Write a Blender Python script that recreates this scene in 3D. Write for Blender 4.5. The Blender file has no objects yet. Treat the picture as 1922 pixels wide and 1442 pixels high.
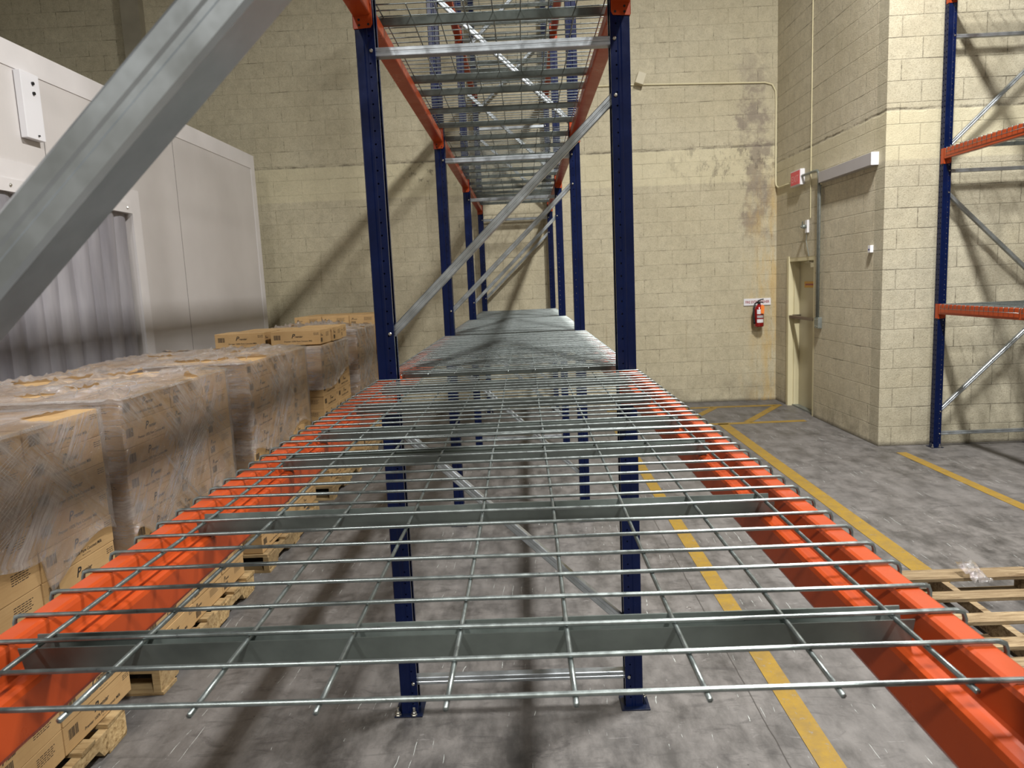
import bpy, math, random
from mathutils import Vector, Matrix, noise

random.seed(7)
scene = bpy.context.scene
COL = scene.collection
PI = math.pi

# ------------------------------------------------------------------ camera
CAM_ROWS = [[0.99892609, 0.01634202, -0.04335436], [0.0407105, 0.13716341, 0.9897115], [0.02212052, -0.99041362, 0.13635081]]
CAM_LOC = (0.08448, 0.0, 1.86395)
cam_data = bpy.data.cameras.new('camera')
cam_data.sensor_width = 36.0
cam_data.lens = 36.0 * 1353.72 / 1922.0
cam_data.clip_start = 0.01
cam_data.dof.use_dof = True
cam_data.dof.focus_distance = 1.7
cam_data.dof.aperture_fstop = 12.0
cam = bpy.data.objects.new('camera', cam_data)
COL.objects.link(cam)
m3 = Matrix(CAM_ROWS).transposed()
cam.matrix_world = Matrix.Translation(CAM_LOC) @ m3.to_4x4()
scene.camera = cam

# ------------------------------------------------------------------ view, world, lamps
scene.view_settings.view_transform = 'Standard'
scene.view_settings.look = 'None'
scene.view_settings.gamma = 1.0
scene.view_settings.use_curve_mapping = False
scene.view_settings.exposure = 0.0

world = bpy.data.worlds.new('world')
scene.world = world
world.use_nodes = True
world.node_tree.nodes['Background'].inputs[0].default_value = (0.75, 0.8, 0.9, 1)
world.node_tree.nodes['Background'].inputs[1].default_value = 0.05

def lamp(name, loc, size, energy, color=(1.0, 0.975, 0.94), rot=(0, 0, 0)):
    d = bpy.data.lights.new(name, 'AREA')
    d.shape = 'RECTANGLE'
    d.size, d.size_y = size
    d.energy = energy
    d.color = color
    o = bpy.data.objects.new(name, d)
    o.location = loc
    o.rotation_euler = rot
    COL.objects.link(o)
    return o
# LED high bays hang in a row above the right-hand aisle, one more over the far aisle; the rear left one is added fill
lamp('high_bay_lamp', (2.53, 4.2, 7.45), (0.32, 1.2), 880)
lamp('high_bay_lamp', (2.53, -3.2, 7.45), (0.32, 1.2), 800)
lamp('high_bay_lamp', (7.6, 2.2, 7.45), (0.32, 1.2), 170)
lamp('high_bay_lamp', (-2.2, -4.6, 7.45), (0.32, 1.2), 480)  # unseen lamp behind the camera, added to brighten side wall and near faces

# ------------------------------------------------------------------ helpers
def tag(o, label=None, cat=None, group=None, kind=None):
    if label: o['label'] = label
    if cat: o['category'] = cat
    if group: o['group'] = group
    if kind: o['kind'] = kind
    return o

class MB:
    def __init__(self):
        self.v = []; self.f = []; self.mi = []; self.cur = 0
    def add(self, vs, fs):
        n = len(self.v)
        self.v += [tuple(p) for p in vs]
        self.f += [tuple(i + n for i in q) for q in fs]
        self.mi += [self.cur] * len(fs)
        return self
    def box(self, x0, x1, y0, y1, z0, z1):
        vs = [(x, y, z) for z in (z0, z1) for y in (y0, y1) for x in (x0, x1)]
        fs = [(0, 2, 3, 1), (4, 5, 7, 6), (0, 1, 5, 4), (2, 6, 7, 3), (0, 4, 6, 2), (1, 3, 7, 5)]
        return self.add(vs, fs)
    def quad(self, a, b, c, d):
        return self.add([a, b, c, d], [(0, 1, 2, 3)])
    def prism(self, prof, axis, a, b, caps=True):
        """closed 2-D profile extruded along axis from a to b"""
        def P(u, w, t):
            return {'x': (t, u, w), 'y': (u, t, w), 'z': (u, w, t)}[axis]
        n = len(prof)
        vs = [P(u, w, a) for u, w in prof] + [P(u, w, b) for u, w in prof]
        fs = [(i, (i + 1) % n, n + (i + 1) % n, n + i) for i in range(n)]
        if caps:
            fs += [tuple(range(n))[::-1], tuple(range(n, 2 * n))]
        return self.add(vs, fs)
    def tube(self, pts, r, n=6, cap=True):
        pts = [Vector(p) for p in pts]
        rings = []
        t0 = (pts[1] - pts[0]).normalized()
        ref = Vector((0, 0, 1)) if abs(t0.z) < 0.9 else Vector((0, 1, 0))
        side = t0.cross(ref).normalized()
        vs = []
        for i, p in enumerate(pts):
            if i == 0: t = t0
            elif i == len(pts) - 1: t = (pts[i] - pts[i - 1]).normalized()
            else: t = ((pts[i + 1] - p).normalized() + (p - pts[i - 1]).normalized()).normalized()
            side = (side - t * side.dot(t)).normalized()
            up = side.cross(t)
            rr = r[i] if isinstance(r, (list, tuple)) else r
            for k in range(n):
                a = 2 * PI * k / n
                vs.append(p + (side * math.cos(a) + up * math.sin(a)) * rr)
        fs = []
        for i in range(len(pts) - 1):
            for k in range(n):
                a = i * n + k; b = i * n + (k + 1) % n
                fs.append((a, b, b + n, a + n))
        if cap:
            fs.append(tuple(range(n))[::-1])
            fs.append(tuple(range((len(pts) - 1) * n, len(pts) * n)))
        return self.add(vs, fs)
    def lathe(self, prof, c, n=20, axis='z'):
        """prof: list of (radius, height)"""
        vs = []
        for r, h in prof:
            for k in range(n):
                a = 2 * PI * k / n
                u, w = r * math.cos(a), r * math.sin(a)
                if axis == 'z': vs.append((c[0] + u, c[1] + w, c[2] + h))
                elif axis == 'y': vs.append((c[0] + u, c[1] + h, c[2] + w))
                else: vs.append((c[0] + h, c[1] + u, c[2] + w))
        fs = []
        for i in range(len(prof) - 1):
            for k in range(n):
                a = i * n + k; b = i * n + (k + 1) % n
                fs.append((a, b, b + n, a + n))
        fs.append(tuple(range(n))[::-1])
        fs.append(tuple(range((len(prof) - 1) * n, len(prof) * n)))
        return self.add(vs, fs)
    def xform(self, mat):
        self.v = [tuple(mat @ Vector(p)) for p in self.v]
        return self
    def mesh(self, name, mats, smooth=False, bevel=None):
        me = bpy.data.meshes.new(name)
        me.from_pydata(self.v, [], self.f)
        if not isinstance(mats, (list, tuple)): mats = [mats]
        for m in mats: me.materials.append(m)
        if len(mats) > 1: me.polygons.foreach_set('material_index', self.mi)
        import bmesh
        bm = bmesh.new(); bm.from_mesh(me)
        bmesh.ops.recalc_face_normals(bm, faces=bm.faces)
        if bevel:
            bmesh.ops.bevel(bm, geom=[e for e in bm.edges if len(e.link_faces) == 2 and e.calc_face_angle(0) > 0.6],
                            offset=bevel, segments=2, profile=0.6, affect='EDGES', clamp_overlap=True)
        bm.to_mesh(me); bm.free()
        if smooth: me.shade_smooth()
        me.update()
        return me
    def build(self, name, mats, parent=None, smooth=False, bevel=None):
        return link(name, self.mesh(name, mats, smooth, bevel), parent)

def link(name, me, parent=None, loc=(0, 0, 0), rz=0.0):
    o = bpy.data.objects.new(name, me)
    COL.objects.link(o)
    if parent is not None: o.parent = parent
    o.location = loc
    o.rotation_euler = (0, 0, rz)
    return o

def empty(name, loc=(0, 0, 0), rz=0.0):
    o = bpy.data.objects.new(name, None)
    o.empty_display_size = 0.1
    o.location = loc
    o.rotation_euler = (0, 0, rz)
    COL.objects.link(o)
    return o

def children_of(o):
    return list(o.children)

def copy_tree(o, parent=None, label=None):
    c = o.copy()
    COL.objects.link(c)
    c.parent = parent
    if label: c['label'] = label
    for ch in children_of(o):
        copy_tree(ch, c)
    return c

def struct(name, mb, m, **k):
    o = mb.build(name, m, **k)
    o['kind'] = 'structure'
    return o

# ------------------------------------------------------------------ materials
class NT:
    def __init__(self, name):
        self.m = bpy.data.materials.new(name)
        self.m.use_nodes = True
        self.t = self.m.node_tree
        self.t.nodes.clear()
        self.out = self.t.nodes.new('ShaderNodeOutputMaterial')
    def n(self, typ, **props):
        nd = self.t.nodes.new(typ)
        for k, v in props.items(): setattr(nd, k, v)
        return nd
    def l(self, a, b): self.t.links.new(a, b)
    def setin(self, nd, k, v):
        if isinstance(v, bpy.types.NodeSocket): self.l(v, nd.inputs[k])
        else: nd.inputs[k].default_value = v
    def math(self, op, a, b=0.0, c=None, clamp=False):
        nd = self.n('ShaderNodeMath', operation=op, use_clamp=clamp)
        self.setin(nd, 0, a); self.setin(nd, 1, b)
        if c is not None: self.setin(nd, 2, c)
        return nd.outputs[0]
    def noise(self, vec, scale, detail=4, rough=0.55, dist=0.0):
        nd = self.n('ShaderNodeTexNoise')
        self.l(vec, nd.inputs['Vector'])
        nd.inputs['Scale'].default_value = scale
        nd.inputs['Detail'].default_value = detail
        nd.inputs['Roughness'].default_value = rough
        nd.inputs['Distortion'].default_value = dist
        return nd.outputs['Fac']
    def mapr(self, v, a, b, c=0.0, d=1.0):
        nd = self.n('ShaderNodeMapRange')
        self.setin(nd, 0, v)
        for i, x in zip((1, 2, 3, 4), (a, b, c, d)): self.setin(nd, i, x)
        return nd.outputs[0]
    def mix(self, f, a, b, blend='MIX'):
        nd = self.n('ShaderNodeMix', data_type='RGBA', blend_type=blend)
        self.setin(nd, 0, f); self.setin(nd, 6, a); self.setin(nd, 7, b)
        return nd.outputs[2]
    def coords(self, kind='Object'):
        return self.n('ShaderNodeTexCoord').outputs[kind]
    def mapping(self, vec, scale=(1, 1, 1), rot=(0, 0, 0), loc=(0, 0, 0)):
        nd = self.n('ShaderNodeMapping')
        self.l(vec, nd.inputs[0])
        nd.inputs['Scale'].default_value = scale
        nd.inputs['Rotation'].default_value = rot
        nd.inputs['Location'].default_value = loc
        return nd.outputs[0]
    def sep(self, vec):
        nd = self.n('ShaderNodeSeparateXYZ'); self.l(vec, nd.inputs[0]); return nd.outputs
    def comb(self, x, y, z=0.0):
        nd = self.n('ShaderNodeCombineXYZ')
        self.setin(nd, 0, x); self.setin(nd, 1, y); self.setin(nd, 2, z)
        return nd.outputs[0]
    def bump(self, h, strength=0.3, dist=0.01, normal=None):
        nd = self.n('ShaderNodeBump')
        self.l(h, nd.inputs['Height'])
        nd.inputs['Strength'].default_value = strength
        nd.inputs['Distance'].default_value = dist
        if normal is not None: self.l(normal, nd.inputs['Normal'])
        return nd.outputs[0]
    def bsdf(self, color, rough=0.5, metal=0.0, normal=None, spec=None, coat=None):
        nd = self.n('ShaderNodeBsdfPrincipled')
        self.setin(nd, 'Base Color', color); self.setin(nd, 'Roughness', rough); self.setin(nd, 'Metallic', metal)
        if normal is not None: self.l(normal, nd.inputs['Normal'])
        if spec is not None: nd.inputs['Specular IOR Level'].default_value = spec
        if coat is not None: nd.inputs['Coat Weight'].default_value = coat
        return nd.outputs[0]
    def finish(self, sh):
        self.l(sh, self.out.inputs[0]); return self.m

def rgb(r, g, b):
    f = lambda c: ((c / 255 + 0.055) / 1.055) ** 2.4 if c / 255 > 0.04045 else c / 255 / 12.92
    return (f(r), f(g), f(b), 1)

def plain(name, col, rough=0.5, metal=0.0, nscale=0, namt=0.15, coat=None, bumps=0.0):
    t = NT(name)
    c = col; nrm = None; r = rough
    if nscale:
        v = t.coords()
        n = t.noise(v, nscale)
        k = t.mapr(n, 0.3, 0.7, 1 - namt, 1 + namt * 0.6)
        g = t.comb(k, k, k)
        c = t.mix(1.0, col, g, 'MULTIPLY')
        r = t.mapr(n, 0.2, 0.8, rough * 0.85, min(1, rough * 1.15))
        if bumps: nrm = t.bump(n, bumps, 0.002)
    return t.finish(t.bsdf(c, r, metal, nrm, coat=coat))

def block_wall(name, along, base, zc=3.665, dark_rows=True, smooth_mortar=False, stain_corner=False, warm=None):
    """painted concrete block; along = 'x' or 'y' gives the horizontal direction of the courses"""
    t = NT(name)
    v = t.coords()
    s = t.sep(v)
    h = s[0] if along == 'x' else s[1]
    uv = t.comb(h, s[2], 0.0)
    wob = t.noise(t.comb(h, s[2], 3.0), 1.3, 2)
    uvw = t.comb(h, t.math('ADD', s[2], t.math('MULTIPLY', t.math('SUBTRACT', wob, 0.5), 0.02)), 0.0)
    br = t.n('ShaderNodeTexBrick')
    t.l(uvw, br.inputs['Vector'])
    br.offset = 0.5
    br.inputs['Scale'].default_value = 1.0
    br.inputs['Brick Width'].default_value = 0.41
    br.inputs['Row Height'].default_value = 0.205
    br.inputs['Mortar Size'].default_value = 0.006
    br.inputs['Mortar Smooth'].default_value = 0.6
    br.inputs['Bias'].default_value = 0.0
    br.inputs['Color1'].default_value = (1, 1, 1, 1)
    br.inputs['Color2'].default_value = (0.86, 0.86, 0.86, 1)
    br.inputs['Mortar'].default_value = (0.9, 0.9, 0.9, 1)
    mort = br.outputs['Fac']
    fine = t.noise(v, 70, 5, 0.7)
    mid = t.noise(v, 9, 4, 0.6)
    big = t.noise(v, 0.9, 4, 0.6)
    pits = t.noise(v, 160, 2, 0.6)
    col = t.mix(t.mapr(mid, 0.3, 0.75), base, tuple(c * 0.78 for c in base[:3]) + (1,))
    col = t.mix(t.mapr(big, 0.35, 0.7, 0, 0.5), col, rgb(178, 168, 138))
    col = t.mix(0.35, col, t.mix(1.0, col, br.outputs['Color'], 'MULTIPLY'))
    col = t.mix(t.mapr(pits, 0.54, 0.66, 0, 0.6), col, rgb(120, 112, 92))
    col = t.mix(t.mapr(t.noise(v, 33, 4, 0.75), 0.52, 0.66, 0, 0.28), col, rgb(132, 122, 100))
    # broken dark joints
    brk = t.mapr(t.noise(t.comb(h, t.math('MULTIPLY', s[2], 4.9), 7.0), 2.2, 5, 0.75), 0.535, 0.62)
    col = t.mix(t.math('MULTIPLY', mort, t.math('ADD', 0.10, t.math('MULTIPLY', brk, 0.6))), col, rgb(72, 64, 52))
    # one long horizontal crack where two pours meet
    zline = t.math('ADD', s[2], t.math('MULTIPLY', t.math('SUBTRACT', t.noise(v, 6, 3), 0.5), 0.05))
    d = t.math('ABSOLUTE', t.math('SUBTRACT', zline, zc))
    crack = t.mapr(d, 0.0, 0.022, 1.0, 0.0)
    crn = t.mapr(t.noise(v, 3.1, 5, 0.75), 0.38, 0.62)
    col = t.mix(t.math('MULTIPLY', crack, t.math('MULTIPLY', crn, 0.75)), col, rgb(60, 54, 46))
    # cast band under the crack is cleaner paint
    band = t.math('MULTIPLY', t.mapr(s[2], zc - 0.495, zc - 0.475), t.mapr(s[2], zc - 0.005, zc - 0.015))
    col = t.mix(t.math('MULTIPLY', band, 0.35), col, rgb(222, 214, 178))
    # small dark specks
    sp = t.mapr(t.noise(v, 24, 3, 0.8), 0.70, 0.76)
    col = t.mix(t.math('MULTIPLY', sp, 0.6), col, rgb(80, 72, 60))
    # dirt near the floor
    low = t.math('MULTIPLY', t.mapr(s[2], 0.5, 0.0), t.mapr(t.noise(v, 4, 5, 0.7), 0.4, 0.65))
    col = t.mix(t.math('MULTIPLY', low, 0.6), col, rgb(110, 102, 86))
    edge = t.mapr(s[2], 0.05, 0.01)
    col = t.mix(t.math('MULTIPLY', edge, 0.7), col, rgb(70, 66, 60))
    if stain_corner:
        wob2 = t.math('MULTIPLY', t.math('SUBTRACT', t.noise(v, 3.2, 5, 0.7), 0.5), 0.9)
        hx = t.math('ADD', h, wob2)
        col1 = t.math('MULTIPLY', t.mapr(hx, 3.22, 3.34), t.mapr(hx, 3.72, 3.6))
        zz = t.math('MULTIPLY', t.mapr(s[2], 2.1, 2.6), t.mapr(s[2], 5.2, 4.3))
        sm = t.math('MULTIPLY', t.math('MULTIPLY', col1, zz), t.mapr(t.noise(v, 5.0, 5, 0.7), 0.36, 0.56))
        col = t.mix(t.math('MULTIPLY', sm, 0.62), col, rgb(112, 100, 96))
        # patches where paint has blistered under the crack
        px = t.math('MULTIPLY', t.mapr(h, 1.9, 2.9), t.math('MULTIPLY', t.mapr(s[2], 3.0, 3.3), t.mapr(s[2], 3.78, 3.66)))
        pb = t.math('MULTIPLY', px, t.mapr(t.noise(t.mapping(v, (1.6, 1, 0.8)), 7, 5, 0.75), 0.53, 0.62))
        col = t.mix(t.math('MULTIPLY', pb, 0.6), col, rgb(96, 88, 80))
        # ochre run down the corner
        oc = t.math('MULTIPLY', t.mapr(hx, 3.25, 3.7), t.mapr(s[2], 3.6, 2.8))
        ocn = t.math('MULTIPLY', oc, t.mapr(t.noise(t.mapping(v, (3, 1, 0.5)), 3, 4, 0.7), 0.4, 0.6))
        col = t.mix(t.math('MULTIPLY', ocn, 0.5), col, rgb(196, 160, 84))
        # thin vertical rust runs on the upper part, left of centre
        rr = t.math('MULTIPLY', t.mapr(t.noise(t.mapping(v, (9, 1, 0.35)), 1.6, 3, 0.6), 0.66, 0.72), t.mapr(s[2], 3.7, 3.2))
        col = t.mix(t.math('MULTIPLY', rr, 0.25), col, rgb(120, 100, 66))
        bl = t.math('MULTIPLY', t.math('MULTIPLY', t.mapr(h, -1.9, -1.4), t.mapr(h, 0.2, -0.4)), t.math('MULTIPLY', t.mapr(s[2], 3.25, 3.4), t.mapr(s[2], 3.75, 3.66)))
        bn = t.math('MULTIPLY', bl, t.mapr(t.noise(v, 9, 5, 0.75), 0.55, 0.62))
        col = t.mix(t.math('MULTIPLY', bn, 0.6), col, rgb(70, 62, 52))
    hgt = t.math('ADD', t.math('MULTIPLY', mort, -0.6 if not smooth_mortar else -0.22), t.math('MULTIPLY', fine, 0.55))
    hgt = t.math('ADD', hgt, t.math('MULTIPLY', mid, 0.35))
    hgt = t.math('SUBTRACT', hgt, t.math('MULTIPLY', crack, crn))
    nrm = t.bump(hgt, 0.8, 0.012)
    return t.finish(t.bsdf(col, 0.62, 0, nrm, spec=0.3))

CREAM = rgb(208, 200, 173)
M = {}
M['wall_back'] = block_wall('painted_block_back', 'x', CREAM, smooth_mortar=True, stain_corner=True)
M['wall_side'] = block_wall('painted_block_side', 'y', rgb(222, 214, 190), 3.42)  # same cream paint, lightened to make up for the lamp's grazing light
M['wall_front'] = block_wall('painted_block_jog', 'x', rgb(198, 192, 170), 3.42)
M['wall_plain'] = plain('painted_wall_plain', rgb(150, 144, 126), 0.7, 0, 2, 0.2)
M['ceiling'] = plain('ceiling_paint', rgb(150, 150, 148), 0.8)

def floor_mat():
    t = NT('worn_concrete')
    v = t.coords()
    s = t.sep(v)
    big = t.noise(v, 0.8, 5, 0.6)
    mid = t.noise(t.mapping(v, (2.2, 1.0, 1)), 3.2, 6, 0.68)
    fine = t.noise(v, 60, 4, 0.7)
    col = t.mix(t.mapr(mid, 0.36, 0.62), rgb(62, 60, 58), rgb(112, 109, 106))
    col = t.mix(t.mapr(big, 0.35, 0.7, 0, 0.55), col, rgb(116, 114, 113))
    # tyre scuffs: stretched swirls
    sw = t.noise(t.mapping(v, (1.0, 2.6, 1), (0, 0, 0.35)), 3.6, 7, 0.75, 1.3)
    col = t.mix(t.mapr(sw, 0.53, 0.66, 0, 0.55), col, rgb(58, 56, 56))
    col = t.mix(t.mapr(sw, 0.38, 0.28, 0, 0.45), col, rgb(160, 158, 157))
    col = t.mix(t.mapr(fine, 0.6, 0.75, 0, 0.3), col, rgb(80, 77, 74))
    # hairline scratches
    wv = t.n('ShaderNodeTexWave', wave_type='BANDS', bands_direction='X')
    t.l(t.mapping(v, (1, 0.25, 1), (0, 0, 0.2)), wv.inputs[0])
    wv.inputs['Scale'].default_value = 5.3
    wv.inputs['Distortion'].default_value = 5.0
    wv.inputs['Detail'].default_value = 3.0
    wv.inputs['Detail Scale'].default_value = 1.4
    scr = t.math('MULTIPLY', t.mapr(wv.outputs['Fac'], 0.9955, 0.9995), t.mapr(t.noise(v, 3.7, 5, 0.7), 0.57, 0.62))
    col = t.mix(t.math('MULTIPLY', scr, 0.8), col, rgb(205, 213, 210))
    spk = t.mapr(t.noise(v, 28, 2, 0.5), 0.74, 0.77)
    col = t.mix(t.math('MULTIPLY', spk, 0.7), col, rgb(60, 56, 52))
    # saw-cut joint beside the walkway line
    jx = t.math('ABSOLUTE', t.math('SUBTRACT', s[0], t.math('ADD', 1.022, t.math('MULTIPLY', t.math('SUBTRACT', t.noise(v, 4, 3), 0.5), 0.02))))
    j = t.mapr(jx, 0.0015, 0.004, 1, 0)
    col = t.mix(t.math('MULTIPLY', j, 0.8), col, rgb(48, 45, 42))
    rough = t.mapr(mid, 0.3, 0.7, 0.42, 0.62)
    nrm = t.bump(t.math('ADD', t.math('MULTIPLY', fine, 0.5), t.math('MULTIPLY', mid, 0.6)), 0.16, 0.004)
    return t.finish(t.bsdf(col, rough, 0, nrm, spec=0.4))
M['floor'] = floor_mat()

def line_paint():
    t = NT('worn_yellow_paint')
    v = t.coords()
    w = t.mapr(t.noise(v, 9, 6, 0.75), 0.36, 0.62)
    col = t.mix(w, rgb(150, 120, 36), rgb(132, 107, 48))
    scr = t.mapr(t.noise(t.mapping(v, (3, 1, 1)), 14, 6, 0.8), 0.6, 0.68)
    col = t.mix(t.math('MULTIPLY', scr, 0.75), col, rgb(118, 104, 74))
    gap = t.mapr(t.noise(v, 26, 5, 0.8), 0.58, 0.66)
    col = t.mix(t.math('MULTIPLY', gap, 0.8), col, rgb(128, 122, 112))
    return t.finish(t.bsdf(col, 0.55, 0, t.bump(t.noise(v, 60), 0.1, 0.002)))
M['yellow'] = line_paint()

def galv(name, base, rough=0.4, metal=0.75, spangle=30, streak=False):
    t = NT(name)
    v = t.coords()
    n = t.noise(v, spangle, 4, 0.6)
    n2 = t.noise(v, spangle * 5, 2)
    k = t.mapr(n, 0.3, 0.7, 0.78, 1.12)
    col = t.mix(1.0, base, t.comb(k, k, k), 'MULTIPLY')
    r = t.mapr(n, 0.3, 0.7, rough * 0.8, rough * 1.25)
    return t.finish(t.bsdf(col, r, metal, t.bump(n2, 0.06, 0.001)))
M['wire'] = galv('galvanised_wire', rgb(138, 146, 145), 0.33, 0.85, 60)
M['channel'] = galv('galvanised_channel', rgb(104, 112, 108), 0.42, 0.6, 18)
M['brace'] = galv('galvanised_brace', rgb(174, 181, 186), 0.34, 0.85, 14)
M['bolt'] = galv('zinc_bolt', rgb(196, 194, 186), 0.25, 0.9, 60)
M['conduit'] = galv('conduit_steel', rgb(140, 146, 142), 0.45, 0.6, 20)

def orange():
    t = NT('orange_powder_coat')
    v = t.coords()
    n = t.noise(v, 7, 5, 0.65)
    col = t.mix(t.mapr(n, 0.35, 0.7), rgb(168, 66, 24), rgb(158, 60, 22))
    sc = t.mapr(t.noise(t.mapping(v, (5, 1.2, 5)), 8, 6, 0.8), 0.68, 0.72)
    col = t.mix(t.math('MULTIPLY', sc, 0.7), col, rgb(72, 34, 28))
    smu = t.mapr(t.noise(v, 3.3, 5, 0.7), 0.6, 0.75, 0, 0.3)
    col = t.mix(smu, col, rgb(160, 66, 46))
    return t.finish(t.bsdf(col, t.mapr(n, 0.3, 0.7, 0.26, 0.4), 0, t.bump(n, 0.05, 0.002), spec=0.32))
M['orange'] = orange()

def upright_mat():
    """navy powder coat over thin sheet, punched with round holes on the faces"""
    t = NT('navy_perforated_sheet')
    v = t.coords()
    s = t.sep(v)
    n = t.noise(v, 12, 4, 0.6)
    col = t.mix(t.mapr(n, 0.3, 0.7), rgb(3, 15, 50), rgb(5, 20, 60))
    sh = t.bsdf(col, t.mapr(n, 0.3, 0.7, 0.2, 0.28), 0, t.bump(n, 0.05, 0.002), spec=0.22)
    zz = t.math('SUBTRACT', t.math('MODULO', t.math('ADD', s[2], 100.0), 0.0508), 0.0254)
    def hole(u, u0, r):
        a = t.math('SUBTRACT', u, u0)
        d = t.math('SQRT', t.math('ADD', t.math('MULTIPLY', a, a), t.math('MULTIPLY', zz, zz)))
        return t.math('LESS_THAN', d, r)
    side = t.math('MULTIPLY', hole(s[0], 0.016, 0.0036), t.math('GREATER_THAN', t.math('ABSOLUTE', s[1]), 0.034))
    web = t.math('MULTIPLY', hole(t.math('ABSOLUTE', s[1]), 0.019, 0.0075), t.math('LESS_THAN', s[0], -0.033))
    h = t.math('MAXIMUM', side, web)
    tr = t.n('ShaderNodeBsdfTransparent')
    mx = t.n('ShaderNodeMixShader')
    t.l(h, mx.inputs[0]); t.l(sh, mx.inputs[1]); t.l(tr.outputs[0], mx.inputs[2])
    return t.finish(mx.outputs[0])
M['navy'] = upright_mat()
M['navy_solid'] = plain('navy_powder_coat', rgb(6, 18, 44), 0.3, 0, 12, 0.2)
M['panel'] = None
def panel_mat():
    t = NT('white_insulated_panel')
    v = t.coords()
    s = t.sep(v)
    rib = t.math('SINE', t.math('MULTIPLY', t.math('ADD', s[1], s[0]), 2 * PI / 0.045))
    n = t.noise(v, 1.2, 3)
    col = t.mix(t.mapr(n, 0.3, 0.7), rgb(206, 202, 200), rgb(196, 192, 190))
    return t.finish(t.bsdf(col, 0.45, 0, t.bump(t.mapr(rib, -1, 1), 0.12, 0.002)))
M['panel'] = panel_mat()
M['flash'] = plain('white_metal_flashing', rgb(214, 211, 211), 0.4, 0.0, 3, 0.06)
M['seam'] = plain('dark_joint', rgb(96, 92, 90), 0.8)
M['black'] = plain('black_rubber', rgb(18, 18, 20), 0.5)
M['whitebox'] = plain('white_enamel', rgb(224, 224, 228), 0.4)
M['greybox'] = plain('grey_enamel', rgb(176, 173, 176), 0.45, 0.0, 4, 0.06)
M['doorpaint'] = plain('cream_door_paint', rgb(186, 178, 150), 0.45, 0, 3, 0.08)
M['frame'] = plain('cream_frame_paint', rgb(212, 204, 168), 0.4, 0, 3, 0.05)
M['bar'] = plain('panic_bar_metal', rgb(120, 108, 96), 0.35, 0.8, 8, 0.1)
M['exitred'] = plain('exit_red', rgb(236, 84, 96), 0.4)
M['pale'] = plain('exit_letter_pale', rgb(248, 170, 174), 0.4)
M['redtext'] = plain('sign_red_text', rgb(150, 40, 52), 0.5)
M['bluetext'] = plain('sign_blue_text', rgb(90, 96, 150), 0.5)
M['extred'] = plain('extinguisher_red', rgb(140, 18, 20), 0.22, 0, coat=0.5)
M['hang_tag'] = plain('orange_tag', rgb(240, 130, 50), 0.6)
M['amber'] = plain('amber_sign', rgb(204, 152, 40), 0.5)
M['ink'] = plain('carton_ink', rgb(46, 42, 40), 0.7)

def strip_mat():
    t = NT('pvc_strip')
    v = t.coords()
    n = t.noise(t.mapping(v, (1, 3.0, 0.5)), 1.7, 4, 0.55)
    col = t.mix(t.mapr(n, 0.3, 0.75), rgb(150, 148, 156), rgb(196, 194, 200))
    b = t.bsdf(col, 0.3, 0.0, t.bump(n, 0.15, 0.01), spec=0.5)
    tr = t.n('ShaderNodeBsdfTransparent'); tr.inputs[0].default_value = (0.75, 0.75, 0.78, 1)
    mx = t.n('ShaderNodeMixShader'); mx.inputs[0].default_value = 0.36
    t.l(b, mx.inputs[1]); t.l(tr.outputs[0], mx.inputs[2])
    return t.finish(mx.outputs[0])
M['strip'] = strip_mat()

def carton_mat():
    t = NT('kraft_cardboard')
    v = t.coords()
    n = t.noise(v, 6, 4, 0.6)
    oi = t.n('ShaderNodeObjectInfo')
    k = t.mapr(oi.outputs['Random'], 0, 1, 0.93, 1.05)
    flu = t.noise(t.mapping(v, (2, 2, 60)), 3, 2, 0.5)
    col = t.mix(t.mapr(n, 0.3, 0.7), rgb(198, 165, 118), rgb(186, 152, 106))
    col = t.mix(t.mapr(flu, 0.5, 0.7, 0, 0.18), col, rgb(150, 116, 70))
    col = t.mix(1.0, col, t.comb(k, k, k), 'MULTIPLY')
    return t.finish(t.bsdf(col, 0.7, 0, t.bump(flu, 0.08, 0.003), spec=0.25))
M['carton'] = carton_mat()

def wood_mat(name, a, b):
    t = NT(name)
    v = t.coords()
    n = t.noise(t.mapping(v, (1.2, 11, 14)), 3.2, 6, 0.75, 0.5)
    m = t.noise(v, 2.2, 4)
    oi = t.n('ShaderNodeObjectInfo')
    k = t.mapr(oi.outputs['Random'], 0, 1, 0.8, 1.08)
    col = t.mix(t.mapr(n, 0.4, 0.6), a, b)
    col = t.mix(t.mapr(m, 0.45, 0.65, 0, 0.55), col, rgb(128, 110, 84))
    col = t.mix(t.mapr(n, 0.58, 0.66, 0, 0.75), col, rgb(84, 62, 40))
    col = t.mix(1.0, col, t.comb(k, k, k), 'MULTIPLY')
    return t.finish(t.bsdf(col, 0.75, 0, t.bump(n, 0.3, 0.004), spec=0.2))
M['wood'] = wood_mat('pallet_wood', rgb(204, 178, 132), rgb(158, 130, 88))
M['woodgrey'] = wood_mat('weathered_pallet_wood', rgb(160, 142, 112), rgb(112, 94, 70))

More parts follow.
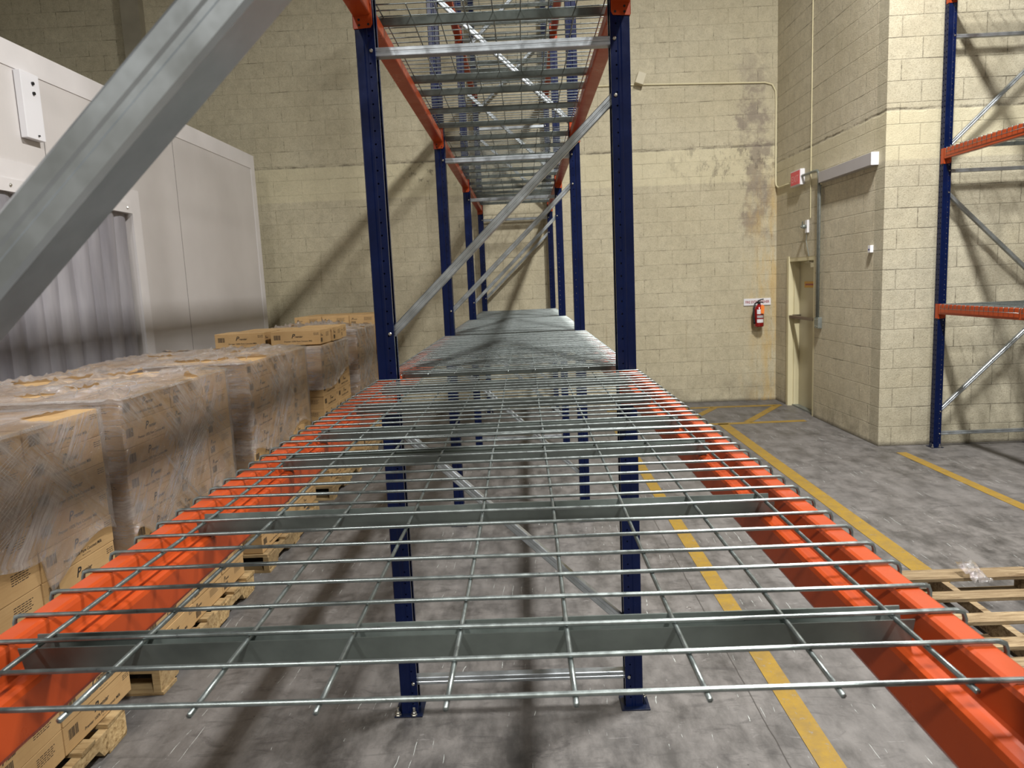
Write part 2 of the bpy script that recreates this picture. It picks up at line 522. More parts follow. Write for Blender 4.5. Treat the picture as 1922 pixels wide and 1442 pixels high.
def film_mat(name, lo, hi, rot, streak=14.0, seed=0.0, glo=0.10, ghi=0.6, fine=26):
    t = NT(name)
    v = t.coords()
    vm = t.mapping(v, (1, 1, 1), rot, (seed, seed, seed))
    st = t.noise(t.mapping(vm, (1, 1, streak)), 2.6, 8, 0.78, 0.3)
    vm2 = t.mapping(v, (1, 1, 1), (-rot[0] * 1.15, rot[1], rot[2]), (seed + 4, seed, seed))
    st2 = t.noise(t.mapping(vm2, (1, 1, streak * 0.8)), 2.2, 8, 0.78, 0.3)
    sel = t.mapr(t.noise(v, 1.6, 2), 0.45, 0.55)
    st = t.math('ADD', t.math('MULTIPLY', st, sel), t.math('MULTIPLY', st2, t.math('SUBTRACT', 1.0, sel)))
    cl = t.noise(v, 2.3, 3, 0.6)
    fac = t.math('MULTIPLY', t.mapr(st, 0.38, 0.72, lo, hi), t.mapr(cl, 0.36, 0.62, 0.3, 1.35), clamp=True)
    nrm = t.bump(t.math('ADD', st, t.math('MULTIPLY', t.noise(v, fine, 5, 0.75), 0.6)), 1.0, 0.015)
    d = t.n('ShaderNodeBsdfDiffuse'); d.inputs[0].default_value = (0.86, 0.83, 0.83, 1); t.l(nrm, d.inputs['Normal'])
    tl = t.n('ShaderNodeBsdfTranslucent'); tl.inputs[0].default_value = (0.85, 0.82, 0.82, 1); t.l(nrm, tl.inputs['Normal'])
    dm = t.n('ShaderNodeMixShader'); dm.inputs[0].default_value = 0.4
    t.l(d.outputs[0], dm.inputs[1]); t.l(tl.outputs[0], dm.inputs[2])
    tr = t.n('ShaderNodeBsdfTransparent'); tr.inputs[0].default_value = (0.96, 0.95, 0.94, 1)
    m1 = t.n('ShaderNodeMixShader'); t.l(fac, m1.inputs[0])
    t.l(tr.outputs[0], m1.inputs[1]); t.l(dm.outputs[0], m1.inputs[2])
    g = t.n('ShaderNodeBsdfGlossy'); g.inputs['Roughness'].default_value = 0.10; g.inputs[0].default_value = (1, 1, 1, 1); t.l(nrm, g.inputs['Normal'])
    fr = t.n('ShaderNodeLayerWeight'); fr.inputs[0].default_value = 0.25; t.l(nrm, fr.inputs['Normal'])
    m2 = t.n('ShaderNodeMixShader'); t.l(t.mapr(fr.outputs['Fresnel'], 0, 1, glo, ghi), m2.inputs[0])
    t.l(m1.outputs[0], m2.inputs[1]); t.l(g.outputs[0], m2.inputs[2])
    return t.finish(m2.outputs[0])
M['film'] = film_mat('stretch_film', 0.10, 0.9, (0.75, 0, 0.0))
M['film_top'] = film_mat('crumpled_film', 0.10, 0.6, (0.2, 0.3, 0.4), 4.0, 3.0, 0.2, 0.8, 34)

# ------------------------------------------------------------------ the setting
YB, XS, YJ = 10.68, 3.76, 7.54       # back wall, side wall, face of the wall block on the right
ZC = 8.6
struct('floor', MB().box(-11, 11, -9, 11, -0.1, 0), M['floor'])
struct('ceiling', MB().box(-11, 11, -9, 11, ZC, ZC + 0.1), M['ceiling'])
struct('wall_back', MB().box(-11, 4.2, YB, YB + 0.2, 0, ZC), M['wall_back'])
DY0, DY1, DZ = 9.27, 10.2, 2.06       # door opening in the side wall
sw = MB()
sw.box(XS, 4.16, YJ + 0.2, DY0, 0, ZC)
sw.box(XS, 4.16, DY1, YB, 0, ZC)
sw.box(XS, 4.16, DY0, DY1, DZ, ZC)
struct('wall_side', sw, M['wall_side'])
struct('wall_front', MB().box(XS, 11, YJ, YJ + 0.2, 0, ZC), M['wall_front'])
struct('wall_left', MB().box(-11.2, -11, -9, 11, 0, ZC), M['wall_plain'])
struct('wall_right', MB().box(11, 11.2, -9, 11, 0, ZC), M['wall_plain'])
struct('wall_rear', MB().box(-11, 11, -9.2, -9, 0, ZC), M['wall_plain'])
struct('trim_1', MB().box(-5.36, -5.10, YB - 0.14, YB, 0, ZC), M['wall_plain'])      # pilaster
# thin painted conduit running up the side wall is built with the horn below

# door in the side wall
dr = empty('door_1', (0, 0, 0)); dr['kind'] = 'structure'
df = MB()
df.box(XS - 0.012, XS + 0.16, DY1 - 0.05, DY1 + 0.02, 0, DZ + 0.02)
df.box(XS + 0.002, XS + 0.16, DY0 - 0.0, DY0 + 0.05, 0, DZ)
df.box(XS + 0.002, XS + 0.16, DY0 + 0.05, DY1 - 0.05, DZ - 0.05, DZ)
df.box(XS + 0.06, XS + 0.13, DY1 - 0.075, DY1 - 0.05, 0, DZ - 0.05)
df.build('door_frame', M['frame'], dr)
MB().box(XS + 0.13, XS + 0.175, DY0 + 0.05, DY1 - 0.05, 0.02, DZ - 0.05).build('door_leaf', M['doorpaint'], dr)
MB().box(XS + 0.05, XS + 0.16, DY0 + 0.05, DY1 - 0.05, 0, 0.02).build('threshold', M['conduit'], dr)
pb = MB()
pb.box(XS - 0.005, XS + 0.04, DY0 + 0.04, DY1 - 0.03, 1.235, 1.275)
pb.box(XS + 0.03, XS + 0.13, DY0 + 0.06, DY0 + 0.12, 1.225, 1.285)
pb.box(XS + 0.03, XS + 0.13, DY1 - 0.14, DY1 - 0.08, 1.225, 1.285)
pb.build('panic_bar', M['bar'], dr, bevel=0.004)
cl = MB()
cl.box(XS + 0.06, XS + 0.128, DY0 + 0.08, DY0 + 0.30, DZ - 0.14, DZ - 0.08)
cl.tube([(XS + 0.08, DY0 + 0.26, DZ - 0.075), (XS + 0.06, DY0 + 0.5, DZ - 0.07), (XS + 0.05, DY0 + 0.3, DZ - 0.06)], 0.007)
cl.build('door_closer', M['bolt'], dr)
ds = MB().box(XS + 0.122, XS + 0.129, DY0 + 0.08, DY1 - 0.27, 1.655, 1.735).build('door_sign', M['amber'], dr)
MB().box(XS + 0.12, XS + 0.1215, DY0 + 0.12, DY1 - 0.31, 1.685, 1.705).build('sign_lettering', M['redtext'], ds)

# floor markings
def stripe(name, pts, w, label, group='yellow floor lines'):
    a, b = Vector(pts[0]), Vector(pts[1])
    d = (b - a).normalized(); nrm = Vector((-d.y, d.x)) * w / 2
    mb = MB()
    P = [a - nrm, b - nrm, b + nrm, a + nrm]
    mb.add([(p.x, p.y, 0.0006) for p in P] + [(p.x, p.y, 0.003) for p in P],
           [(3, 2, 1, 0), (4, 5, 6, 7), (0, 1, 5, 4), (1, 2, 6, 5), (2, 3, 7, 6), (3, 0, 4, 7)])
    o = mb.build(name, M['yellow'])
    return tag(o, label, 'floor marking', group)
stripe('floor_line', [(1.175, -2), (1.185, 9.05)], 0.10, 'yellow painted floor line running under the right edge of the wire deck')
stripe('floor_line', [(2.475, 4.12), (2.53, 9.03)], 0.13, 'long yellow floor line in the aisle, starting at the hatched box and passing the empty pallet')
stripe('floor_line', [(3.85, 1.0), (3.85, 7.24)], 0.10, 'yellow floor line in front of the right-hand rack by the wall corner')
stripe('floor_line', [(2.0, 9.03), (3.57, 9.03)], 0.10, 'yellow line along the near side of the hatched box by the door')
stripe('floor_line', [(1.2, 10.26), (3.68, 10.2)], 0.10, 'yellow line along the back wall side of the hatched box')
stripe('floor_line', [(2.86, 9.08), (3.6, 10.16)], 0.10, 'diagonal yellow hatch line nearest the door')
stripe('floor_line', [(2.0, 9.08), (2.72, 10.18)], 0.10, 'diagonal yellow hatch line further left, partly behind the rack edge')

# ------------------------------------------------------------------ cold room on the left
CX, CY, CZT = -3.5, 10.0, 3.69
cr = tag(empty('cold_room', (CX, CY, 0)), 'large white insulated panel cold room box standing along the left side', 'cold room')
def C_(mb, name, m, parent=cr, **k):
    mb.xform(Matrix.Translation((-CX, -CY, 0)))
    return mb.build(name, m, parent, **k)
SY0, SY1, SZ = 3.2, 6.72, 2.72       # strip door opening
w = MB()
w.box(CX - 0.1, CX, SY1, CY, 0, CZT)
w.box(CX - 0.1, CX, SY0, SY1, SZ, CZT)
w.box(CX - 0.1, CX, -2.0, SY0, 0, CZT)
w.box(CX - 5.0, CX - 0.1, CY - 0.1, CY, 0, CZT)
C_(w, 'panel_wall', M['panel'])
C_(MB().box(CX - 5.0, CX, -2.0, CY, CZT, CZT + 0.04), 'roof_panel', M['flash'])
fl = MB()
fl.box(CX, CX + 0.006, -2.0, CY, CZT - 0.14, CZT + 0.042)
fl.box(CX - 0.12, CX + 0.006, CY, CY + 0.006, 0, CZT + 0.042)
fl.box(CX + 0.0005, CX + 0.006, CY - 0.13, CY, 0, CZT - 0.14)
C_(fl, 'edge_flashing', M['flash'])
jb = MB()
jb.box(CX, CX + 0.02, SY1, SY1 + 0.14, 0, SZ + 0.16)
jb.box(CX, CX + 0.02, SY0, SY1, SZ + 0.02, SZ + 0.16)
C_(jb, 'door_surround', M['flash'])
sm = MB()
for yy in (7.69,):
    sm.box(CX, CX + 0.0012, yy - 0.003, yy + 0.003, 0, CZT - 0.14)
for yy in (5.6, 4.43):
    sm.box(CX, CX + 0.0012, yy - 0.003, yy + 0.003, SZ + 0.16, CZT - 0.14)
sm.box(CX, CX + 0.0075, 5.2, 5.203, CZT - 0.14, CZT + 0.04)
C_(sm, 'panel_joint', M['seam'])
C_(MB().box(CX - 4.9, CX - 1.6, -1.9, CY - 0.2, 0.0, 0.02), 'room_floor', M['seam'])

hb = tag(empty('door_track_bracket', (CX + 0.006, 5.44, 3.07)), 'white folded metal bracket screwed high on the cold room wall above the strip curtain', 'bracket')
MB().box(0, 0.05, -0.10, 0.10, 0, 0.47).build('bracket_body', M['whitebox'], hb, bevel=0.004)
for z in (0.40, 0.33, 0.03):
    MB().lathe([(0.012 if z > .1 else .006, 0), (0.012 if z > .1 else .006, 0.012)], (0.05, 0.02, z), 10, 'x').build('screw_hole', M['black'], hb)

sc = tag(empty('strip_curtain', (CX - 0.02, 5.0, 0)), 'grey translucent plastic strip curtain hanging in the cold room doorway', 'strip curtain')
def S_(mb, name, m, parent=sc, **k):
    mb.xform(Matrix.Translation((-(CX - 0.02), -5.0, 0)))
    return mb.build(name, m, parent, **k)
S_(MB().box(CX - 0.03, CX + 0.03, SY0, SY1 - 0.02, SZ - 0.06, SZ + 0.03), 'hanging_rail', M['flash'])
y = SY1 - 0.14; k = 0
while y > SY0 + 0.1:
    mb = MB(); n = 7; off = 0.012 * (k % 2) ; zb = 0.04 + 0.02 * random.random()
    tilt = random.uniform(-0.012, 0.012)
    rows = 10
    vs = []; fs = []
    for j in range(rows + 1):
        z = SZ - 0.05 + (zb - SZ + 0.05) * j / rows
        for i in range(n + 1):
            u = i / n - 0.5
            vs.append((CX - 0.055 + off + 0.045 * (1 - (2 * u) ** 2) + 0.01 * noise.noise(Vector((k, z * 0.9, 0))) , y + u * 0.29 + tilt * j, z))
    for j in range(rows):
        for i in range(n):
            a = j * (n + 1) + i
            fs.append((a, a + 1, a + n + 2, a + n + 1))
    mb.add(vs, fs)
    S_(mb, 'strip', M['strip'], smooth=True)
    y -= 0.215; k += 1
for i in range(14):
    yy = SY1 - 0.1 - i * 0.25
    bm_ = MB().lathe([(0.012, 0), (0.012, 0.006), (0.006, 0.012)], (CX + 0.03, yy, SZ - 0.015), 8, 'x')
    S_(bm_, 'rail_bolt', M['bolt'])

# ------------------------------------------------------------------ pallet rack
DECK = 1.4994
LV = [1.4994, 3.0234, 4.5474]
Y0, BAY, HW = 0.4757, 2.515, 0.495
FY = [Y0 + BAY * k for k in range(5)]
FH = 6.1
FAR = 10.35      # last frame stands closer than one bay to the wall
FY[4] = Y0 + BAY * 4 - 0.0

def upright_profile():
    o = [(0.038, 0.020), (0.038, 0.038), (0.012, 0.038), (0.007, 0.0355), (-0.001, 0.0355), (-0.006, 0.038), (-0.034, 0.038), (-0.038, 0.034)]
    outer = o + [(x, -y) for x, y in reversed(o)]
    t = 0.0022
    i_ = [(0.038 - t, 0.020), (0.038 - t, 0.038 - t), (0.012, 0.038 - t), (0.007, 0.0355 - t), (-0.001, 0.0355 - t), (-0.006, 0.038 - t), (-0.034, 0.038 - t), (-0.038 + t, 0.034 - t)]
    inner = i_ + [(x, -y) for x, y in reversed(i_)]
    return outer + inner[::-1]
up_mb = MB()
prof = upright_profile()
up_mb.prism(prof, 'z', 0.006, FH, caps=False)
UP_MESH = up_mb.mesh('upright', M['navy'])

def brace_mesh(a, b):
    """lipped channel from a=(x,z) to b=(x,z), open side away from the camera"""
    L = math.hypot(b[0] - a[0], b[1] - a[1]); ang = math.atan2(b[1] - a[1], b[0] - a[0])
    t = 0.002; w = 0.0175; d = 0.019
    o = [(-w + 0.009, d), (-w, d), (-w, -d + 0.003), (-w + 0.003, -d), (-0.004, -d), (-0.002, -d + 0.0015), (0.002, -d + 0.0015), (0.004, -d), (w - 0.003, -d), (w, -d + 0.003), (w, d), (w - 0.009, d)]
    i_ = [(-w + 0.009, d - t), (-w + t, d - t), (-w + t, -d + t + 0.002), (-w + 0.004, -d + t), (-0.004, -d + t), (-0.002, -d + t + 0.0015), (0.002, -d + t + 0.0015), (0.004, -d + t), (w - 0.004, -d + t), (w - t, -d + t + 0.002), (w - t, d - t), (w - 0.009, d - t)]
    pr = o + i_[::-1]
    mb = MB()
    n = len(pr)
    vs = [(0, y, z) for z, y in pr] + [(L, y, z) for z, y in pr]
    fs = [(i, (i + 1) % n, n + (i + 1) % n, n + i) for i in range(n)]
    h = len(o)
    for base in (0, n):
        for i in range(h - 1):
            fs.append((base + i, base + i + 1, base + n - 2 - i, base + n - 1 - i))
    mb.add(vs, fs)
    mb.xform(Matrix.Translation((a[0], 0, a[1])) @ Matrix.Rotation(-ang, 4, 'Y'))
    return mb.mesh('brace', M['brace'])
XI = 0.468
H_Z = [0.145, 2.79, 4.05, 5.95]
DIAGS = [((-XI, 1.28), (XI, 0.38)), ((-XI, 1.685), (XI, 2.58)), ((-XI, 3.93), (XI, 3.03)), ((-XI, 4.30), (XI, 5.20))]
H_MESH = [brace_mesh((-XI, z), (XI, z)) for z in H_Z]
D_MESH = [brace_mesh(a, b) for a, b in DIAGS]
BOLT = MB().lathe([(0.0075, 0.0), (0.0075, -0.003), (0.0055, -0.006), (0.0, -0.0065)], (0, -0.0385, 0), 10, 'y').mesh('brace_bolt', M['bolt'], smooth=False)
bp_ = MB(); bp_.box(-0.062, 0.062, -0.058, 0.058, 0, 0.006)
BASE = bp_.mesh('base_plate', M['navy_solid'], bevel=0.0015)
ank = MB(); ank.lathe([(0.014, 0.006), (0.014, 0.009), (0.0105, 0.0095), (0.0105, 0.019), (0.006, 0.0195), (0.006, 0.040), (0.0, 0.041)], (0, 0, 0), 6)
ANCHOR = ank.mesh('anchor_bolt', M['bolt'])
wd = MB(); wd.prism([(-0.052, 0.006), (-0.038, 0.006), (-0.038, 0.045)], 'y', -0.02, 0.02)
WELD = wd.mesh('weld_gusset', M['navy_solid'])

def make_frame(loc, mirror=False, label=''):
    r = empty('upright_frame', loc)
    tag(r, label, 'rack frame')
    r['group'] = 'rack upright frames'
    for s in (-1, 1):
        rz = 0 if s < 0 else PI
        u = link('upright', UP_MESH, r, (s * HW, 0, 0), rz)
        b = link('base_plate', BASE, r, (s * (HW + 0.004), -0.004, 0), rz)
        for ax, ay in ((-0.047, -0.044), (0.024, -0.0465)):
            link('anchor_bolt', ANCHOR, b, (ax, ay, 0))
        link('weld_gusset', WELD, b, (0, 0.0, 0))
    for i, me in enumerate(H_MESH):
        link('horizontal_brace', me, r, (0, 0, 0))
        for s in (-1, 1): link('brace_bolt', BOLT, r, (s * (HW - 0.022), 0, H_Z[i]))
    for i, me in enumerate(D_MESH):
        o = link('diagonal_brace', me, r, (0, 0, 0))
        if mirror: o.scale = (-1, 1, 1)
        for q in (0, 1):
            x, z = DIAGS[i][q]
            sx = (-1 if x < 0 else 1) * (-1 if mirror else 1)
            link('brace_bolt', BOLT, r, (sx * (HW - 0.022), 0, z))
    return r
FL = ['rack frame closest to camera, only its steel diagonal shows at upper left',
      'nearest blue rack frame seen whole, its diagonal brace crossing above the deck',
      'blue rack frame second in the row, behind the nearest full pair of blue posts',
      'blue rack frame third in the row, between the second and last pairs of posts',
      'blue rack frame at the far end, standing closest to the cream back wall']
for k in range(5):
    make_frame((0, FY[k], 0), False, FL[k])
RX, RY = 4.79, 7.43
make_frame((RX, RY, 0), True, 'blue rack frame at right standing against the cream wall block, bright diagonal braces')
make_frame((RX, RY - BAY, 0), True, 'blue rack frame of the right-hand rack standing one bay nearer than the wall frame')

# beams (built for the left side: outer face at -x), length along y
BL = BAY - 0.076
def beam_meshes():
    T = 0.0
    pr = [(-0.040, -0.006), (-0.0388, -0.0022), (-0.035, 0.0), (-0.013, 0.0), (-0.0085, -0.0016), (-0.006, -0.006), (0.002, -0.030), (0.004, -0.0335), (0.008, -0.0345), (0.019, -0.0345), (0.0235, -0.0365), (0.026, -0.042), (0.0275, -0.088), (0.0255, -0.093), (0.021, -0.095), (-0.035, -0.100), (-0.0388, -0.0988), (-0.040, -0.095)]
    mb = MB().prism(pr, 'y', 0.0045, BL - 0.0045)
    body = mb.mesh('beam_body', M['orange'])
    cb = MB()
    # end plate lies on the upright face, its leg wraps onto the perforated outer face
    prc = [(-0.0425, 0.004), (0.030, 0.004), (0.034, -0.004), (0.034, -0.128), (0.026, -0.142), (-0.040, -0.146), (-0.0425, -0.14)]
    cb.prism(prc, 'y', 0.0, 0.0042)
    cb.box(-0.0425, -0.0385, -0.048, 0.0042, -0.142, 0.004)
    conn = cb.mesh('end_connector', M['orange'], bevel=0.0012)
    hm = MB()
    for x, z in ((-0.018, -0.112), (0.018, -0.130), (-0.018, -0.132)):
        hm.lathe([(0.0048, 0.0042), (0.0048, 0.0048)], (x, 0, z), 10, 'y')
    holes = hm.mesh('bolt_hole', M['black'])
    return body, conn, holes
BODY, CONN, HOLES = beam_meshes()
def make_beam(cx, y, top, side, label):
    """side -1: left beam, +1: right beam"""
    b = tag(empty('rack_beam', (cx + side * HW, y, top)), label, 'rack beam', 'orange step beams')
    o = link('beam_body', BODY, b); o.scale = (1 if side < 0 else -1, 1, 1)
    for e in (0, 1):
        c = link('end_connector', CONN, b, (0, 0 if e == 0 else BL, 0))
        c.scale = (1 if side < 0 else -1, 1 if e == 0 else -1, 1)
        link('bolt_hole', HOLES, c)
    return b

ORD = ['nearest', 'second', 'third', 'farthest']
LVN = ['waist-high deck level', 'overhead deck level', 'topmost deck level']
for L in range(3):
    for k in range(4):
        for side in (-1, 1):
            make_beam(0, FY[k] + 0.038, LV[L] - 0.0065, side,
                      'orange step beam, %s side of the %s bay, %s' % ('left' if side < 0 else 'right', ORD[k], LVN[L]))
RL = [1.487, 3.009, 4.50]
for L in range(3):
    for side in (-1, 1):
        make_beam(RX, RY - BAY + 0.038, RL[L] - 0.0065, side,
                  'orange step beam of the right-hand rack, %s side, at its %s level' % ('aisle' if side < 0 else 'far', ['lower', 'middle', 'upper'][L]))

# wire decks: origin at the middle of the near edge, deck surface at z = 0
DL = 1.157
R_W = 0.0029
def deck_meshes(seed):
    rnd = random.Random(seed)
    mb = MB()
    for i in range(18):
        y = i * DL / 17
        ph = rnd.uniform(0, 6)
        wz = lambda x: -R_W + 0.0009 * math.sin(x * 7 + ph)
        wy = lambda x: y + 0.0012 * math.sin(x * 5 + ph * 1.7)
        xs = [-0.535 + 1.07 * j / 12 for j in range(13)]
        pts = [(-0.5445, y, -0.052), (-0.5445, y, -0.012), (-0.5425, y, -0.0055)] + [(x, wy(x), wz(x)) for x in xs] + [(0.5425, y, -0.0055), (0.5445, y, -0.012), (0.5445, y, -0.052)]
        mb.tube(pts, R_W, 6)
    for j in range(9):
        x = -0.468 + 0.117 * j
        pts = []
        ph = rnd.uniform(0, 6)
        for q in range(19):
            y = -0.009 + (DL + 0.010) * q / 18
            pts.append((x + 0.0012 * math.sin(y * 6 + ph), y, -R_W * 2.75 + 0.0006 * math.sin(y * 9 + ph)))
        mb.tube(pts, R_W, 6)
    for s in (-1, 1):
        mb.tube([(s * 0.5485, -0.004, -0.047), (s * 0.5485, DL + 0.004, -0.047)], R_W * 0.9, 6)
    return mb.mesh('wire_grid', M['wire'], smooth=True)
GRIDS = [deck_meshes(i) for i in range(3)]
def channel_mesh():
    t = 0.0016
    o = [(-0.0175, -0.0085), (-0.0105, -0.038), (0.0105, -0.038), (0.0175, -0.0085)]
    i_ = [(-0.0175 + t * 1.1, -0.0085), (-0.0105 + t * .8, -0.038 + t), (0.0105 - t * .8, -0.038 + t), (0.0175 - t * 1.1, -0.0085)]
    pr = o + i_[::-1]
    mb = MB(); n = len(pr)
    vs = [(-0.488, y, z) for y, z in pr] + [(0.488, y, z) for y, z in pr]
    fs = [(i, (i + 1) % n, n + (i + 1) % n, n + i) for i in range(n)]
    for base in (0, n):
        for i in range(3): fs.append((base + i, base + i + 1, base + n - 2 - i, base + n - 1 - i))
    mb.add(vs, fs)
    return mb.mesh('support_channel', M['channel'])
CHAN = channel_mesh()
CH_Y = (0.147, 0.583, 1.019)
def make_deck(cx, y, z, label, seed=0):
    d = tag(empty('wire_deck', (cx, y, z)), label, 'wire deck', 'galvanized wire decks on the racks')
    link('wire_grid', GRIDS[seed % 3], d)
    for cy in CH_Y: link('support_channel', CHAN, d, (0, cy, 0))
    return d
s_ = 0
for L in range(3):
    for k in range(4):
        for hh in range(2):
            y = FY[k] + 0.131 + hh * 1.1685
            make_deck(0, y, LV[L], 'galvanized wire mesh deck, %s half of the %s bay, %s' % ('near' if hh == 0 else 'far', ORD[k], LVN[L]), s_); s_ += 1
for L in range(3):
    for hh in range(2):
        make_deck(RX, RY - BAY + 0.07 + hh * 1.19, RL[L], 'wire mesh deck of the right-hand rack, %s half, at its %s level' % ('near' if hh == 0 else 'wall-side', ['lower', 'middle', 'upper'][L]), s_); s_ += 1

# ------------------------------------------------------------------ text helper
def text_mb(txt, size, shear=0.0, bold=0.0):
    cu = bpy.data.curves.new('t', 'FONT')
    cu.body = txt; cu.size = size; cu.shear = shear; cu.resolution_u = 2
    cu.offset = bold
    ob = bpy.data.objects.new('t', cu)
    me = bpy.data.meshes.new_from_object(ob)
    mb = MB()
    mb.add([tuple(v.co) for v in me.vertices], [tuple(p.vertices) for p in me.polygons])
    bpy.data.objects.remove(ob); bpy.data.curves.remove(cu); bpy.data.meshes.remove(me)
    return mb
def merge(dst, src, mat):
    dst.add([tuple(mat @ Vector(p)) for p in src.v], src.f)

# ------------------------------------------------------------------ cartons
T_P = text_mb('P', 0.052, 0.35, 0.0012)
T_REM = text_mb('remier', 0.026, 0.35, 0.0006)
T_LINE = text_mb('Premier 100% Pure Coconut Milk', 0.0185, 0.12, 0.0003)
T_SUB = text_mb('Net 6 x 101 fl oz', 0.008, 0.1)
def bars(mb, u0, v0, w, h, n=16, seed=1):
    rnd = random.Random(seed); u = u0
    while u < u0 + w:
        b = rnd.uniform(0.0012, 0.004)
        mb.quad((u, v0, 0), (u + b, v0, 0), (u + b, v0 + h, 0), (u, v0 + h, 0)); u += b + rnd.uniform(0.0012, 0.0035)
def tiny_lines(mb, u0, v0, w, rows, seed=2):
    rnd = random.Random(seed)
    for r in range(rows):
        u = u0
        while u < u0 + w * rnd.uniform(0.75, 1.0):
            b = rnd.uniform(0.006, 0.018)
            mb.quad((u, v0 - r * 0.0085, 0), (u + b, v0 - r * 0.0085, 0), (u + b, v0 + 0.003 - r * 0.0085, 0), (u, v0 + 0.003 - r * 0.0085, 0)); u += b + 0.004
def print_long(w, h):
    """printing in (u across, v up) with origin at the lower left of the face"""
    mb = MB()
    bars(mb, 0.03, h * 0.40, 0.062, 0.042)
    merge(mb, T_P, Matrix.Translation((w * 0.42, h * 0.50, 0)))
    merge(mb, T_REM, Matrix.Translation((w * 0.42 + 0.03, h * 0.52, 0)))
    merge(mb, T_LINE, Matrix.Translation((w * 0.27, h * 0.22, 0)))
    merge(mb, T_SUB, Matrix.Translation((w * 0.52, h * 0.11, 0)))
    tiny_lines(mb, w - 0.06, h * 0.8, 0.045, 3)
    return mb
def print_short(w, h):
    mb = MB()
    bars(mb, 0.025, h * 0.14, 0.055, 0.038, seed=4)
    merge(mb, T_P, Matrix.Translation((0.03, h * 0.56, 0)) @ Matrix.Scale(0.7, 4))
    merge(mb, T_REM, Matrix.Translation((0.05, h * 0.57, 0)) @ Matrix.Scale(0.7, 4))
    tiny_lines(mb, w * 0.55, h * 0.75, w * 0.3, 5, 5)
    return mb
def face_xform(side, sx, sy):
    # u,v plane placed on +x face or -y face of a carton whose origin is its base centre
    if side == 'x':   # seen from +x: u runs along -y?  from +x looking to -x, right-hand is +y
        return Matrix.Translation((sx / 2 + 0.0006, -sy / 2, 0)) @ Matrix(((0, 0, 1, 0), (1, 0, 0, 0), (0, 1, 0, 0), (0, 0, 0, 1)))
    return Matrix.Translation((-sx / 2, -sy / 2 - 0.0006, 0)) @ Matrix(((1, 0, 0, 0), (0, 0, -1, 0), (0, 1, 0, 0), (0, 0, 0, 1)))
_cache = {}
def carton_proto(sx, sy, sz):
    key = (round(sx, 3), round(sy, 3), round(sz, 3))
    if key in _cache: return _cache[key]
    g = 0.003
    b = MB().box(-sx / 2 + g, sx / 2 - g, -sy / 2 + g, sy / 2 - g, 0.0, sz - 0.001)
    # top flap seam along the longer side
    body = b.mesh('carton', M['carton'], bevel=0.003)
    pr = MB()
    long_x = sy > sx
    fx = print_long(sy, sz) if long_x else print_short(sy, sz)
    merge(pr, fx, face_xform('x', sx - 2 * g, sy))
    fy = print_short(sx, sz) if long_x else print_long(sx, sz)
    merge(pr, fy, face_xform('y', sx, sy - 2 * g))
    ink = bpy.data.meshes.new('printing'); ink.from_pydata(pr.v, [], pr.f); ink.materials.append(M['ink'])
    tape = MB()
    if long_x: tape.box(-0.0015, 0.0015, -sy / 2 + g, sy / 2 - g, sz - 0.0012, sz - 0.0004)
    else: tape.box(-sx / 2 + g, sx / 2 - g, -0.0015, 0.0015, sz - 0.0012, sz - 0.0004)
    seam = tape.mesh('flap_seam', M['ink'])
    _cache[key] = (body, ink, seam)
    return _cache[key]

SN = ['nearest wrapped stack', 'second wrapped stack', 'third wrapped stack', 'fourth stack', 'fifth stack', 'farthest stack']
ROWN = ['bottom', 'second', 'third', 'fourth', 'fifth', 'sixth', 'seventh', 'eighth', 'ninth', 'tenth', 'top']
XR = -1.75
def carton(cx, cy, z, sx, sy, sz, label, group, jit=0.003, print_on=True, seam=True):
    body, ink, sm_ = carton_proto(sx, sy, sz)
    j = lambda: random.uniform(-jit, jit)
    o = link('carton', body, None, (cx + j(), cy + j(), z), random.uniform(-0.006, 0.006) if jit else 0)
    tag(o, label, 'carton', group)
    if print_on: link('printing', ink, o)
    if seam: link('flap_seam', sm_, o)
    return o
def stack(idx, ys, depth, z0, h, layers, types, only_top_rows=None):
    """ys: column boundaries along y; types: 'A' three across the depth, 'B' two across"""
    names = ['near end', 'middle', 'far end'] if len(types) == 3 else (['near end', 'near middle', 'far middle', 'far end'] if len(types) == 4 else ['near end', 'far end'])
    grp = 'kraft cartons on the ' + SN[idx]
    for r in range(layers):
        if only_top_rows and r < layers - only_top_rows: continue
        top = r == layers - 1
        for c, ty in enumerate(types):
            y0, y1 = ys[c], ys[c + 1]
            n = 3 if ty == 'A' else 2
            w = depth / n
            for q in range(n):
                aisle = q == 0
                near = c == 0
                if not (top or aisle or near): continue
                if near and not aisle and not top and idx == 0: continue    # outside the frame
                where = 'aisle side' if aisle else ('cold-room side' if q == n - 1 else 'mid-depth')
                carton(XR - w * (q + 0.5), (y0 + y1) / 2, z0 + r * h, round(w, 3), round(y1 - y0, 3), h,
                       'kraft carton, %s row, %s, %s, %s' % (ROWN[r], names[c], where, SN[idx]) if r else 'kraft carton, bottom row, %s, %s, %s' % (names[c], where, SN[idx]), grp,
                       print_on=(aisle or near), seam=top)
PZ = 0.135
stack(0, [1.85, 2.19, 2.53, 3.0], 1.02, PZ, 0.1168, 11, 'BBA')
stack(1, [3.16, 3.63, 4.0, 4.33], 1.10, PZ, 0.118, 11, 'ABB')
stack(2, [4.65, 5.15, 5.55, 5.93], 1.16, PZ, 0.118, 11, 'ABB')
stack(3, [6.37, 6.87, 7.37], 1.02, PZ, 0.115, 11, 'AA')
stack(4, [7.76, 8.24, 8.70], 1.02, PZ, 0.1205, 11, 'AA')
stack(5, [8.90, 9.40, 9.90], 1.02, PZ, 0.131, 11, 'AA')
